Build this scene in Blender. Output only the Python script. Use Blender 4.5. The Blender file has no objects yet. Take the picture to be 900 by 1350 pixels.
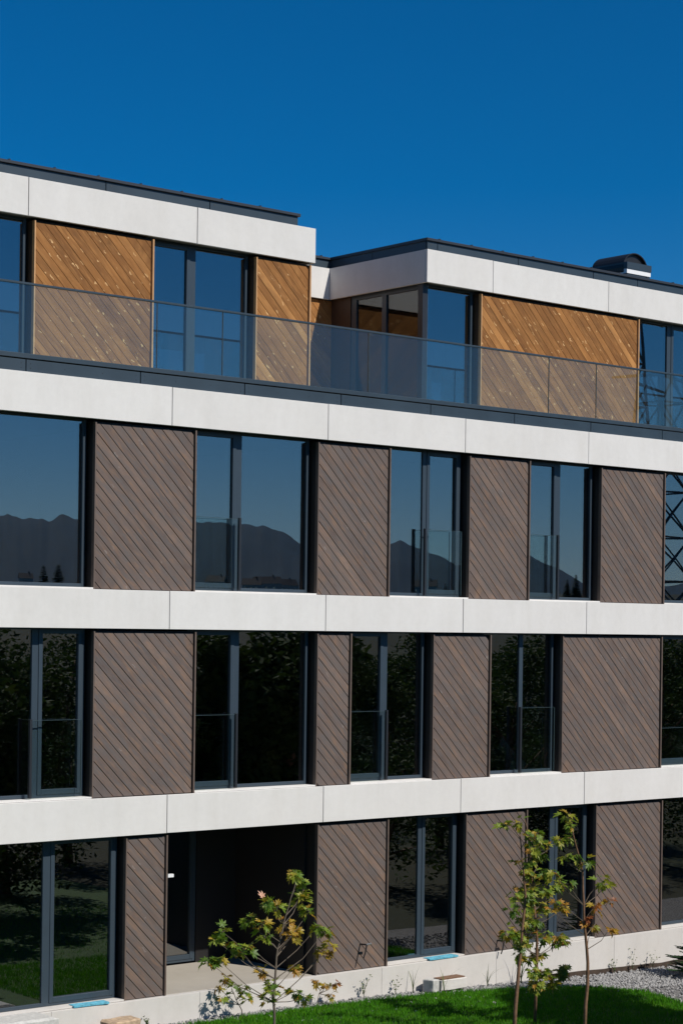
import bpy, bmesh, math, random
from mathutils import Vector, Matrix, noise
random.seed(7)
SC = bpy.context.scene
COL = SC.collection
R = math.radians

# ------------------------------------------------------------------ camera
YAW, ROLL, FPX, CY, CD, CZ = 0.7013, 0.0130, 2613.65, 826.97, 25.52, 6.3
cam = bpy.data.cameras.new('camera')
camo = bpy.data.objects.new('camera', cam)
COL.objects.link(camo)
vd = Vector((math.sin(YAW), math.cos(YAW), 0))
vr = Vector((math.cos(YAW), -math.sin(YAW), 0))
vu = vr.cross(vd)
r2 = vr*math.cos(ROLL) + vu*math.sin(ROLL)
u2 = -vr*math.sin(ROLL) + vu*math.cos(ROLL)
camo.matrix_world = Matrix(((r2.x, u2.x, -vd.x, 0), (r2.y, u2.y, -vd.y, -CD), (r2.z, u2.z, -vd.z, CZ), (0, 0, 0, 1)))
cam.sensor_fit = 'VERTICAL'
cam.sensor_height = 36
cam.lens = FPX/1350*36
cam.shift_y = (CY-675)/1350
cam.clip_start = 0.1
cam.clip_end = 30000
SC.camera = camo

# ------------------------------------------------------------------ light
SUN = Vector((0.28, -1.0, 1.05)).normalized()          # direction towards the sun
ELEV = math.asin(SUN.z)
w = bpy.data.worlds.new('World'); SC.world = w; w.use_nodes = True
nt = w.node_tree; nt.nodes.clear()
sky = nt.nodes.new('ShaderNodeTexSky'); sky.sky_type = 'NISHITA'; sky.sun_disc = False
sky.sun_elevation = ELEV
sky.sun_rotation = math.atan2(SUN.x, SUN.y)
sky.altitude = 2200; sky.air_density = 1.0; sky.dust_density = 0.9; sky.ozone_density = 5.0
hs = nt.nodes.new('ShaderNodeHueSaturation'); hs.inputs['Saturation'].default_value = 1.41
bg = nt.nodes.new('ShaderNodeBackground'); bg.inputs[1].default_value = 0.079
wo = nt.nodes.new('ShaderNodeOutputWorld')
nt.links.new(sky.outputs[0], hs.inputs['Color']); nt.links.new(hs.outputs[0], bg.inputs[0]); nt.links.new(bg.outputs[0], wo.inputs[0])
sl = bpy.data.lights.new('sun', 'SUN'); sl.energy = 5.0; sl.angle = R(0.53); sl.color = (1.0, 0.955, 0.89)
so = bpy.data.objects.new('sun', sl); COL.objects.link(so)
so.rotation_euler = (-SUN).to_track_quat('-Z', 'Y').to_euler()
so.location = SUN*60
SC.view_settings.view_transform = 'Standard'; SC.view_settings.look = 'None'
SC.view_settings.exposure = 0.0; SC.view_settings.gamma = 1.0
SC.view_settings.use_curve_mapping = False
SC.render.engine = 'CYCLES'
SC.cycles.transparent_max_bounces = 24
SC.cycles.max_bounces = 10

# ------------------------------------------------------------------ helpers
def link(o, parent=None):
    COL.objects.link(o)
    if parent is not None: o.parent = parent
    return o

def tag(o, label=None, cat=None, group=None, kind=None):
    if label: o['label'] = label
    if cat: o['category'] = cat
    if group: o['group'] = group
    if kind: o['kind'] = kind
    return o

def empty(name, loc, label, cat, group=None):
    o = bpy.data.objects.new(name, None); o.location = loc; o.empty_display_size = .2
    link(o); return tag(o, label, cat, group)

class MB:
    def __init__(s): s.v = []; s.f = []; s.m = []
    def add(s, vs, fs, mi=0):
        n = len(s.v); s.v += [tuple(v) for v in vs]
        for f in fs: s.f.append(tuple(i+n for i in f)); s.m.append(mi)
        return s
    def box(s, x0, x1, y0, y1, z0, z1, mi=0):
        vs = [(x0,y0,z0),(x1,y0,z0),(x1,y1,z0),(x0,y1,z0),(x0,y0,z1),(x1,y0,z1),(x1,y1,z1),(x0,y1,z1)]
        return s.add(vs, [(0,3,2,1),(4,5,6,7),(0,1,5,4),(1,2,6,5),(2,3,7,6),(3,0,4,7)], mi)
    def bbox(s, x0, x1, y0, y1, z0, z1, b=.006, mi=0):      # box with chamfered front (-Y) edges
        vs = [(x0,y1,z0),(x1,y1,z0),(x1,y1,z1),(x0,y1,z1),(x0,y0+b,z0),(x1,y0+b,z0),(x1,y0+b,z1),(x0,y0+b,z1),
              (x0+b,y0,z0+b),(x1-b,y0,z0+b),(x1-b,y0,z1-b),(x0+b,y0,z1-b)]
        fs = [(0,3,2,1),(0,1,5,4),(1,2,6,5),(2,3,7,6),(3,0,4,7),(4,5,9,8),(5,6,10,9),(6,7,11,10),(7,4,8,11),(8,9,10,11)]
        return s.add(vs, fs, mi)
    def tube(s, pts, rads, n=6, mi=0, cap=True):
        pts = [Vector(p) for p in pts]; rings = []
        for i, p in enumerate(pts):
            d = (pts[min(i+1, len(pts)-1)]-pts[max(i-1, 0)]).normalized()
            a = d.cross(Vector((0.31, 0.87, 0.2))).normalized(); b = d.cross(a)
            rings.append([p+(a*math.cos(2*math.pi*k/n)+b*math.sin(2*math.pi*k/n))*rads[i] for k in range(n)])
        vs = [v for r in rings for v in r]; fs = []
        for i in range(len(pts)-1):
            for k in range(n):
                fs.append((i*n+k, i*n+(k+1) % n, (i+1)*n+(k+1) % n, (i+1)*n+k))
        if cap: fs += [tuple(range(n))[::-1], tuple((len(pts)-1)*n+k for k in range(n))]
        return s.add(vs, fs, mi)
    def mesh(s, name, mats, smooth=False):
        me = bpy.data.meshes.new(name); me.from_pydata(s.v, [], s.f)
        if not isinstance(mats, (list, tuple)): mats = [mats]
        for m in mats: me.materials.append(m)
        if any(s.m): me.polygons.foreach_set('material_index', s.m)
        if smooth: me.polygons.foreach_set('use_smooth', [True]*len(s.f))
        me.update(); return me
    def build(s, name, mats, parent=None, smooth=False):
        o = bpy.data.objects.new(name, s.mesh(name, mats, smooth)); return link(o, parent)

# ------------------------------------------------------------------ materials
def newmat(name):
    m = bpy.data.materials.new(name); m.use_nodes = True
    t = m.node_tree; b = t.nodes['Principled BSDF']
    return m, t, b
def nd(t, typ, **kw):
    n = t.nodes.new(typ)
    for k, v in kw.items():
        if k in n.inputs: n.inputs[k].default_value = v
        else: setattr(n, k, v)
    return n
def ramp(t, src, stops):
    r = t.nodes.new('ShaderNodeValToRGB'); e = r.color_ramp.elements
    while len(e) > 1: e.remove(e[0])
    e[0].position = stops[0][0]; e[0].color = (*stops[0][1], 1)
    for p, c in stops[1:]:
        q = e.new(p); q.color = (*c, 1)
    t.links.new(src, r.inputs[0]); return r.outputs[0]
def mix(t, fac, a, b, mode='MIX'):
    n = t.nodes.new('ShaderNodeMix'); n.data_type = 'RGBA'; n.blend_type = mode
    for s_, v in ((n.inputs[0], fac), (n.inputs[6], a), (n.inputs[7], b)):
        if isinstance(v, bpy.types.NodeSocket): t.links.new(v, s_)
        else: s_.default_value = v if not isinstance(v, tuple) or len(v) == 4 else (*v, 1)
    return n.outputs[2]
def coords(t, scale=(1,1,1), kind='Object', offset=None):
    tc = t.nodes.new('ShaderNodeTexCoord'); mp = t.nodes.new('ShaderNodeMapping')
    mp.inputs['Scale'].default_value = scale
    t.links.new(tc.outputs[kind], mp.inputs[0])
    if offset is not None: t.links.new(offset, mp.inputs['Location'])
    return mp.outputs[0]
def noise_(t, vec, scale, detail=4, rough=.55):
    n = nd(t, 'ShaderNodeTexNoise', Scale=scale, Detail=detail, Roughness=rough)
    t.links.new(vec, n.inputs['Vector']); return n.outputs['Fac']
def bump(t, b, h, strength, dist=.01):
    n = nd(t, 'ShaderNodeBump', Strength=strength, Distance=dist)
    t.links.new(h, n.inputs['Height']); t.links.new(n.outputs[0], b.inputs['Normal'])

def plain(name, c, rough=.6, var=.12, scale=6, metal=0, bmp=0):
    m, t, b = newmat(name)
    f = noise_(t, coords(t), scale)
    lo = tuple(x*(1-var) for x in c); hi = tuple(min(1, x*(1+var)) for x in c)
    t.links.new(ramp(t, f, [(.3, lo), (.7, hi)]), b.inputs['Base Color'])
    b.inputs['Roughness'].default_value = rough; b.inputs['Metallic'].default_value = metal
    if bmp: bump(t, b, f, bmp)
    return m

def concrete(name, c, stain=.1):
    m, t, b = newmat(name)
    oi = t.nodes.new('ShaderNodeObjectInfo')
    v = coords(t)
    big = noise_(t, v, 1.1, 5, .6); fine = noise_(t, v, 60, 3, .6); mid = noise_(t, v, 9, 6, .7)
    streak = noise_(t, coords(t, (1.5, 1.5, .35)), 1.7, 6, .65)
    c1 = ramp(t, big, [(.25, tuple(x*(1-stain) for x in c)), (.75, tuple(x*(1+.04) for x in c))])
    c2 = mix(t, .5, c1, ramp(t, mid, [(.3, tuple(x*.93 for x in c)), (.7, tuple(x*1.04 for x in c))]))
    c3 = mix(t, 1.0, c2, ramp(t, streak, [(.32, (.955, .95, .94)), (.58, (1, 1, 1))]), 'MULTIPLY')
    c4 = mix(t, 1.0, c3, ramp(t, oi.outputs['Random'], [(0, (.965, .96, .955)), (1, (1.0, 1.0, 1.0))]), 'MULTIPLY')
    t.links.new(c4, b.inputs['Base Color']); b.inputs['Roughness'].default_value = .85
    b.inputs['Specular IOR Level'].default_value = .25
    bump(t, b, fine, .12, .004)
    return m

def wood(name, stops, knot=None, knot_amt=.5, rough=.7, mottle=None, mstr=.75):
    """boards: local x runs along the board, local y across it"""
    m, t, b = newmat(name)
    oi = t.nodes.new('ShaderNodeObjectInfo')
    comb = nd(t, 'ShaderNodeVectorMath', operation='MULTIPLY')
    cx = t.nodes.new('ShaderNodeCombineXYZ')
    for i in range(3): t.links.new(oi.outputs['Random'], cx.inputs[i])
    t.links.new(cx.outputs[0], comb.inputs[0]); comb.inputs[1].default_value = (37, 91, 53)
    off = comb.outputs[0]
    g = noise_(t, coords(t, (1.3, 26, 1), offset=off), 1.6, 6, .62)
    g2 = noise_(t, coords(t, (.9, 3.5, 1), offset=off), 1.3, 4, .6)
    base = ramp(t, g, [(.28, stops[0]), (.5, stops[1]), (.72, stops[2])])
    base = mix(t, .62, base, ramp(t, oi.outputs['Random'], [(0, stops[0]), (.3, stops[1]), (.55, stops[0]), (.75, stops[1]), (1, stops[2])]))
    base = mix(t, 1.0, base, ramp(t, g2, [(.3, (.74, .74, .76)), (.7, (1.22, 1.2, 1.16))]), 'MULTIPLY')
    if mottle:
        g3 = noise_(t, coords(t, (2.6, 7, 1), offset=off), 1.5, 5, .65)
        base = mix(t, ramp(t, g3, [(.38, (0, 0, 0)), (.62, (mstr, mstr, mstr))]), base, mottle[0])
        g4 = noise_(t, coords(t, (1.7, 9, 1), offset=off), 2.3, 4, .6)
        base = mix(t, ramp(t, g4, [(.52, (0, 0, 0)), (.70, (mstr, mstr, mstr))]), base, mottle[1])
    if knot:
        kv = nd(t, 'ShaderNodeTexVoronoi', Scale=1.0, Randomness=1.0)
        wob = t.nodes.new('ShaderNodeTexNoise'); wob.inputs['Scale'].default_value = 16; wob.inputs['Detail'].default_value = 4
        kc = coords(t, (6.0, 19, 1), offset=off)
        va = nd(t, 'ShaderNodeVectorMath', operation='MULTIPLY_ADD'); t.links.new(wob.outputs['Color'], va.inputs[0]); va.inputs[1].default_value = (1.5, 1.5, 0); t.links.new(kc, va.inputs[2])
        t.links.new(coords(t, (1, 1, 1), offset=off), wob.inputs['Vector'])
        t.links.new(va.outputs[0], kv.inputs['Vector'])
        near = ramp(t, kv.outputs['Distance'], [(.06, (.3, .3, .3)), (.13, (.9, .9, .9)), (.16, (.9, .9, .9)), (.24, (0, 0, 0))])
        sep = t.nodes.new('ShaderNodeSeparateColor'); t.links.new(kv.outputs['Color'], sep.inputs[0])
        pick = ramp(t, sep.outputs[0], [(1-knot_amt, (0, 0, 0)), (1-knot_amt+.04, (1, 1, 1))])
        ml = nd(t, 'ShaderNodeMath', operation='MULTIPLY'); t.links.new(near, ml.inputs[0]); t.links.new(pick, ml.inputs[1])
        base = mix(t, ml.outputs[0], base, knot)
    t.links.new(base, b.inputs['Base Color']); b.inputs['Roughness'].default_value = rough
    b.inputs['Specular IOR Level'].default_value = .25
    bump(t, b, g, .25, .004)
    return m

def glass(name, tint, f0, rough=0.0, bend=0.0, dust=0.0):
    m, t, b = newmat(name); t.nodes.remove(b)
    out = t.nodes['Material Output']
    lw = nd(t, 'ShaderNodeLayerWeight', Blend=.5)
    p = nd(t, 'ShaderNodeMath', operation='POWER'); t.links.new(lw.outputs['Facing'], p.inputs[0]); p.inputs[1].default_value = 5
    mr = nd(t, 'ShaderNodeMapRange'); t.links.new(p.outputs[0], mr.inputs[0]); mr.inputs[3].default_value = f0; mr.inputs[4].default_value = 1
    tr = nd(t, 'ShaderNodeBsdfTransparent', Color=(*tint, 1)); gl = nd(t, 'ShaderNodeBsdfGlossy', Roughness=rough)
    if bend:
        n = noise_(t, coords(t), .8, 1, .4); bp = nd(t, 'ShaderNodeBump', Strength=bend, Distance=.01)
        t.links.new(n, bp.inputs['Height']); t.links.new(bp.outputs[0], gl.inputs['Normal'])
    ms = t.nodes.new('ShaderNodeMixShader')
    t.links.new(mr.outputs[0], ms.inputs[0]); t.links.new(tr.outputs[0], ms.inputs[1]); t.links.new(gl.outputs[0], ms.inputs[2])
    last = ms.outputs[0]
    if dust:
        df = nd(t, 'ShaderNodeBsdfDiffuse', Color=(.8, .8, .8, 1)); m2 = t.nodes.new('ShaderNodeMixShader'); m2.inputs[0].default_value = dust
        t.links.new(last, m2.inputs[1]); t.links.new(df.outputs[0], m2.inputs[2]); last = m2.outputs[0]
    t.links.new(last, out.inputs[0]); return m

def leafmat(name, stops, trans=.45):
    m, t, b = newmat(name)
    oi = t.nodes.new('ShaderNodeObjectInfo')
    c = ramp(t, oi.outputs['Random'], stops)
    f = noise_(t, coords(t), 14, 3)
    c = mix(t, 1.0, c, ramp(t, f, [(.3, (.72, .75, .7)), (.7, (1.15, 1.1, 1.0))]), 'MULTIPLY')
    t.links.new(c, b.inputs['Base Color']); b.inputs['Roughness'].default_value = .5
    tl = t.nodes.new('ShaderNodeBsdfTranslucent'); t.links.new(c, tl.inputs[0])
    ms = t.nodes.new('ShaderNodeMixShader'); ms.inputs[0].default_value = trans
    t.links.new(b.outputs[0], ms.inputs[1]); t.links.new(tl.outputs[0], ms.inputs[2])
    t.links.new(ms.outputs[0], t.nodes['Material Output'].inputs[0]); return m

def scattermat(name, stops, scale, rough=.8, trans=0):
    m, t, b = newmat(name)
    c = ramp(t, noise_(t, coords(t), scale, 3, .7), stops)
    t.links.new(c, b.inputs['Base Color']); b.inputs['Roughness'].default_value = rough
    b.inputs['Specular IOR Level'].default_value = .2
    if trans:
        tl = t.nodes.new('ShaderNodeBsdfTranslucent'); t.links.new(c, tl.inputs[0])
        ms = t.nodes.new('ShaderNodeMixShader'); ms.inputs[0].default_value = trans
        t.links.new(b.outputs[0], ms.inputs[1]); t.links.new(tl.outputs[0], ms.inputs[2])
        t.links.new(ms.outputs[0], t.nodes['Material Output'].inputs[0])
    return m

M = {}
M['band'] = concrete('white_fibre_cement', (.675, .655, .622))
M['plinth'] = concrete('plinth_render', (.60, .57, .53), .16)
M['slab'] = concrete('raw_concrete', (.17, .16, .15), .2)
M['deck'] = concrete('balcony_deck', (.52, .45, .37), .15)
M['screed'] = concrete('screed', (.40, .365, .31), .18)
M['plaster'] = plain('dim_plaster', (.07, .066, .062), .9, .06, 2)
M['metal'] = plain('anthracite_sheet', (.030, .046, .060), .42, .10, 2.0, .0)
M['cap'] = plain('dark_capping', (.026, .030, .036), .45, .1, 3)
M['frame'] = plain('anthracite_frame', (.034, .050, .066), .40, .05, 4)
M['guardpost'] = plain('black_profile', (.020, .022, .026), .4, .1, 4)
M['reveal'] = plain('dark_reveal', (.013, .010, .009), .6, .1, 4)
M['reveal_top'] = plain('stained_reveal', (.055, .029, .014), .6, .15, 5)
M['trim'] = plain('brown_trim', (.115, .082, .064), .6, .12, 9)
M['trim_top'] = plain('larch_trim', (.48, .26, .11), .6, .12, 9)
M['recess'] = plain('shade_darkened_cladding', (.0065, .0052, .0047), .7, .2, 4)  # brown cladding darkened to near black, deepening the entrance shade by colour
M['back'] = plain('black_membrane', (.010, .009, .008), .9, .1, 4)
M['wood'] = wood('grey_brown_boards', [(.096, .073, .064), (.154, .110, .089), (.212, .143, .107)], (.23, .20, .18), .06, mottle=((.112, .101, .097), (.215, .128, .078)), mstr=.7)
M['larch'] = wood('golden_larch_boards', [(.115, .047, .013), (.300, .132, .037), (.50, .245, .080)], (.68, .42, .19), .42, mottle=((.235, .092, .022), (.45, .215, .066)), mstr=.4)
M['pane'] = glass('window_glass', (.27, .33, .37), .28, bend=.05)
M['pane_clear'] = glass('clear_window_glass', (.42, .48, .50), .09, bend=.03)
M['guard'] = glass('guard_glass', (.92, .96, .955), .035)
M['bal'] = glass('balustrade_glass', (.87, .97, .97), .06, dust=.007)
M['edge'] = plain('glass_edge', (.045, .070, .075), .3, .1, 4)
M['white'] = plain('white_paint', (.75, .75, .74), .5, .04, 6)
M['black'] = plain('black_paint', (.012, .012, .013), .45, .1, 6)
M['blue'] = plain('blue_foam', (.10, .36, .47), .8, .35, 14, bmp=.4)
M['stone'] = plain('sandstone', (.40, .29, .19), .9, .35, 12, bmp=.8)
M['block'] = plain('grey_block', (.46, .45, .42), .9, .18, 14, bmp=.6)
M['tap'] = plain('tap_metal', (.55, .55, .55), .3, .1, 6, .9)
M['chrome'] = M['tap']
M['pallet'] = plain('raw_timber', (.36, .24, .13), .8, .2, 5)
M['film'] = plain('pale_plastic_film', (.62, .66, .64), .5, .1, 5)
M['lawn'] = scattermat('lawn_soil', [(.3, (.016, .045, .004)), (.7, (.035, .095, .008))], 9)
M['grass'] = scattermat('grass_blades', [(.25, (.032, .135, .003)), (.5, (.062, .23, .005)), (.75, (.13, .30, .010))], 5.0, .6, .35)
M['gravel'] = scattermat('gravel_stones', [(.25, (.05, .05, .05)), (.42, (.20, .195, .19)), (.58, (.40, .39, .375)), (.75, (.10, .097, .093))], 23, .85)
M['gravelbed'] = scattermat('gravel_bed', [(.3, (.05, .048, .045)), (.7, (.26, .25, .24))], 30, .9)
M['field'] = scattermat('field_grass', [(.3, (.018, .028, .010)), (.55, (.034, .034, .016)), (.8, (.026, .040, .012))], .03, .9)
M['forest'] = scattermat('mountain_forest', [(.3, (.006, .013, .016)), (.6, (.010, .019, .021)), (.8, (.018, .026, .027))], .004, .95)
M['bark'] = plain('young_bark', (.16, .085, .045), .8, .3, 18)
M['twig'] = plain('grey_twig', (.11, .085, .062), .8, .25, 18)
M['leaf0'] = leafmat('green_leaf', [(0, (.07, .15, .015)), (.35, (.15, .25, .022)), (.7, (.27, .34, .03)), (1, (.36, .34, .035))])
M['leaf1'] = leafmat('yellowing_leaf', [(0, (.34, .32, .03)), (.4, (.46, .31, .03)), (.75, (.48, .23, .03)), (1, (.24, .27, .03))])
M['leaf2'] = leafmat('rust_leaf', [(0, (.30, .09, .025)), (.5, (.40, .16, .03)), (1, (.24, .07, .025))])
M['leafpink'] = leafmat('pink_leaf', [(0, (.70, .38, .27)), (1, (.74, .42, .30))], .3)
M['foliage'] = scattermat('tree_foliage', [(.25, (.028, .052, .012)), (.55, (.052, .092, .018)), (.8, (.10, .115, .025))], 1.6, .75, .2)
M['needle'] = scattermat('spruce_needles', [(.3, (.018, .045, .016)), (.7, (.045, .085, .030))], 6, .6)
M['weed'] = scattermat('weed_green', [(.3, (.06, .10, .025)), (.7, (.13, .17, .05))], 8, .6, .3)
M['membrane'] = plain('brown_membrane', (.05, .032, .02), .8, .3, 9)
M['tile'] = plain('roof_tile', (.06, .045, .04), .8, .2, 1)
M['rust'] = plain('galvanised', (.16, .17, .18), .5, .15, 5, .3)

# ------------------------------------------------------------------ terrain
def sst(a, b, x):
    u = min(1, max(0, (x-a)/(b-a))); return u*u*(3-2*u)
def gz(X):                                   # the ground falls slightly along the facade
    return .07 - .29*sst(20, 31, X)
def hill(x, y):
    dx, dy = x-20, y; r = math.hypot(dx, dy)
    a = math.degrees(math.atan2(dx, -dy))    # 0 = straight away from the facade, + = to the right
    wgt = sst(-60, 0, a)*(1-sst(95, 150, a))
    return wgt*(9.5*sst(60, 260, r) + 13*sst(260, 900, r)) + wgt*1.2*sst(60, 140, r)*math.sin(r*.03+a*.12)
mb = MB(); NA = 120
radii = [0, 6, 12, 20, 30, 42, 56, 72, 90, 110, 135, 165, 200, 250, 320, 420, 600, 900, 1400, 2200, 3500, 5500, 7800]
for ri, r in enumerate(radii):
    for k in range(NA):
        a = 2*math.pi*k/NA; x, y = 20+r*math.cos(a), r*math.sin(a)
        z = hill(x, y) - .12 + (gz(x)-.02 if r < 13 else -.16)
        mb.v.append((x, y, z))
for ri in range(len(radii)-1):
    for k in range(NA):
        k2 = (k+1) % NA
        mb.f.append((ri*NA+k, (ri+1)*NA+k, (ri+1)*NA+k2, ri*NA+k2)); mb.m.append(0)
gnd = mb.build('ground', M['field'], smooth=True); tag(gnd, kind='structure')

LAWN_EDGE = [(10, -.25), (15, -.25), (18.35, -.28), (20.2, -.3), (22.5, -.35), (23.8, -.38), (25.1, -.56), (26.2, -.82), (26.9, -1.2), (27.2, -1.7), (27.1, -2.4), (26.8, -3.2), (26.6, -5), (26.9, -9), (27.5, -14)]
def edge_y(x):
    for (x0, y0), (x1, y1) in zip(LAWN_EDGE[:10], LAWN_EDGE[1:10]):
        if x0 <= x <= x1: return y0+(y1-y0)*(x-x0)/(x1-x0)
    return -.25 if x < 10 else -99
def on_lawn(x, y):
    if x <= 27.2 and y < edge_y(x):
        for (x0, y0), (x1, y1) in zip(LAWN_EDGE[9:], LAWN_EDGE[10:]):
            if y1 <= y <= y0: return x < x0+(x1-x0)*(y-y0)/(y1-y0)
        return True
    return False
# lawn sheet: strips from the curved edge towards the viewer
mb = MB(); xs = [2+i*.25 for i in range(101)]; cols = []
for x in xs:
    e = edge_y(min(x, 27.19)); col = []
    for j in range(25):
        y = e-(j/24)**1.5*16
        xx = x
        if x > 25.2:                            # squeeze the right part inside the curved end
            if y < -1.7:
                for (x0, y0), (x1, y1) in zip(LAWN_EDGE[9:], LAWN_EDGE[10:]):
                    if y1 <= y <= y0:
                        lim = x0+(x1-x0)*(y-y0)/(y1-y0); xx = 25.2+(x-25.2)*(lim-25.2)/(27-25.2)
        col.append((xx, y, gz(xx)-.035+.02*noise.noise(Vector((xx*.7, y*.7, 0)))))
    cols.append(col)
for col in cols: mb.v += col
for i in range(len(cols)-1):
    for j in range(24):
        mb.f.append((i*25+j, i*25+j+1, (i+1)*25+j+1, (i+1)*25+j)); mb.m.append(0)
lawn = mb.build('lawn', M['lawn'], smooth=True); tag(lawn, kind='structure')

mb = MB(); rg = random.Random(3)
for i in range(95000):
    if i < 80000: x, y = rg.uniform(17.5, 27.3), -.2-rg.random()**1.15*5.2
    else: x, y = rg.uniform(10, 27.3), -rg.uniform(5, 12)
    if not on_lawn(x, y-.02*rg.random()): continue
    h = rg.uniform(.035, .085)*(1+.35*noise.noise(Vector((x*2.2, y*2.2, 3)))); a = rg.uniform(0, 6.283); wd = rg.uniform(.004, .007)
    lx, ly = rg.uniform(-.4, .4)*h, rg.uniform(-.4, .4)*h
    z = gz(x)-.04; c, s_ = math.cos(a)*wd, math.sin(a)*wd
    n = len(mb.v)
    mb.v += [(x-c, y-s_, z), (x+c, y+s_, z), (x+lx*.4+c*.6, y+ly*.4+s_*.6, z+h*.6), (x+lx, y+ly, z+h)]
    mb.f += [(n, n+1, n+2), (n, n+2, n+3)]; mb.m += [0, 0]
gr = mb.build('grass', M['grass']); tag(gr, 'short bright green lawn grass in front of the building', 'grass', kind='stuff')

# gravel bed and stones between the lawn and the plinth
mb = MB()
for i in range(120):
    x0 = 4+i*.3
    for (a, b) in ((x0, x0+.3),):
        mb.add([(a, -6 if a > 25 else -1.2, gz(a)-.06), (b, -6 if a > 25 else -1.2, gz(b)-.06), (b, .02, gz(b)-.06), (a, .02, gz(a)-.06)], [(0, 1, 2, 3)])
gb = mb.build('gravel_bed', M['gravelbed']); tag(gb, kind='structure')
mb = MB()
ico = bmesh.new(); bmesh.ops.create_icosphere(ico, subdivisions=1, radius=1)
iv = [v.co.copy() for v in ico.verts]; jf = [tuple(v.index for v in f.verts) for f in ico.faces]; ico.free()
ct = 0
while ct < 9000:
    if ct < 6500: x = rg.uniform(16.5, 32); y = -rg.random()*1.6
    else: x = rg.uniform(26.6, 32.5); y = -rg.uniform(.5, 5)
    if on_lawn(x, y) : 
        if rg.random() > .02: continue
    r = rg.uniform(.014, .034); q = Matrix.Rotation(rg.uniform(0, 6.28), 3, Vector((rg.random()-.5, rg.random()-.5, rg.random()-.5)).normalized())
    sc = Vector((r*rg.uniform(.8, 1.5), r*rg.uniform(.7, 1.1), r*rg.uniform(.5, .8)))
    c = Vector((x, y, gz(x)-.055+rg.uniform(0, .025)))
    mb.add([c+q @ Vector((v.x*sc.x, v.y*sc.y, v.z*sc.z)) for v in iv], jf); ct += 1
gs = mb.build('gravel', M['gravel']); tag(gs, 'grey and white gravel strip along the plinth', 'gravel', kind='stuff')

# ------------------------------------------------------------------ mountains, seen only mirrored in the glass
PROF = [(-600, 560), (-400, 600), (-200, 650), (-90, 690), (0, 677), (20, 676), (40, 678), (62, 681), (78, 673), (90, 677), (106, 678), (150, 690), (200, 684), (262, 681), (272, 679), (300, 687), (350, 691), (380, 704), (398, 714),
        (430, 728), (470, 722), (515, 714), (526, 709), (536, 716), (560, 722), (580, 729), (600, 741), (640, 748), (670, 738), (700, 731), (712, 735), (730, 745), (755, 756), (770, 766), (830, 776), (900, 770), (1000, 750), (1200, 740), (1500, 760)]
def prof(px):
    if px <= PROF[0][0]: return PROF[0][1]
    for (a, ya), (b, yb) in zip(PROF, PROF[1:]):
        if a <= px <= b: return ya+(yb-ya)*(px-a)/(b-a)
    return PROF[-1][1]
def ridge(name, r0, r1, r2_, k, seed):
    mb = MB(); n = 900; rows = 14
    for i in range(n+1):
        px = -700+2300*i/n; a = YAW+math.atan((px-450)/FPX)
        el = (CY+.013*(px-450)-prof(px))/FPX
        top = CZ+(r1+30)*el*k*(1+.03*noise.noise(Vector((px*.05, seed, 0)))+.016*noise.noise(Vector((px*.11, seed+3, 0)))+.006*noise.noise(Vector((px*.37, seed+7, 0))))
        for j in range(rows+1):
            u = j/rows
            if u <= .75: v = u/.75; r = r0+(r1-r0)*v; z = 8+(top-8)*(v**1.1)
            else: v = (u-.75)/.25; r = r1+(r2_-r1)*v; z = top*(1-v)
            if 0 < u < .75: z += 26*k*noise.noise(Vector((px*.018, v*5, seed+4)))*math.sin(math.pi*v)+14*k*noise.noise(Vector((px*.06, v*11, seed)))*math.sin(math.pi*v)
            mb.v.append((20+r*math.sin(a), -r*math.cos(a), z))
    for i in range(n):
        for j in range(rows):
            q = i*(rows+1)+j; mb.f.append((q, q+1, q+rows+2, q+rows+1)); mb.m.append(0)
    o = mb.build(name, M['forest'], smooth=True); return tag(o, kind='structure')
ridge('mountains', 3200, 5200, 7000, 1.0, 1.5)

# ------------------------------------------------------------------ building
B = empty('apartment_building', (20, 0, 0), 'four storey apartment building with white concrete bands and diagonal timber panels', 'building')
def P(mb, name, mat, parent=None, smooth=False):
    """a part of the building, given in world coordinates"""
    o = mb.build(name, mat, None, smooth)
    o.parent = parent or B
    o.matrix_parent_inverse = (parent or B).matrix_world.inverted() if parent is None else Matrix.Identity(4)
    return o
bpy.context.view_layer.update()
XL, XR, YB = 8.0, 40.0, 13.0
GF, C0, C1, B0, B1, A0, A1 = .47, 3.033, 3.634, 6.232, 6.834, 9.432, 10.034
S4, T0, T1 = 1.15, 12.62, 13.22
NX0, NX1, NY = 21.83, 24.45, 3.92                 # notch between the two top volumes

# structure behind the cladding (raw concrete slabs, back and side walls)
for nm, z0, z1 in (('floor_slab', C0+.02, C1-.012), ('floor_slab', B0+.02, B1-.012), ('floor_slab', A0+.02, A1-.02)):
    P(MB().box(XL+.1, XR-.1, .062, YB-.1, z0, z1), nm, M['slab'])
P(MB().box(XL+.1, XR-.1, .10, YB-.1, -.4, GF-.012), 'floor_slab', M['slab'])
P(MB().box(XL, XL+.1, .07, YB, -.4, A1-.05), 'side_wall', M['band'])
P(MB().box(XR-.1, XR, .07, YB, -.4, A1-.05), 'side_wall', M['band'])
P(MB().box(XL+.1, XR-.1, YB-.1, YB, -.4, A1-.05), 'rear_wall', M['band'])
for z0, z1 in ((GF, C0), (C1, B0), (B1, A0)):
    P(MB().box(XL+.12, XR-.12, 5.4, 5.5, z0, z1), 'inner_wall', M['plaster'])

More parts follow.
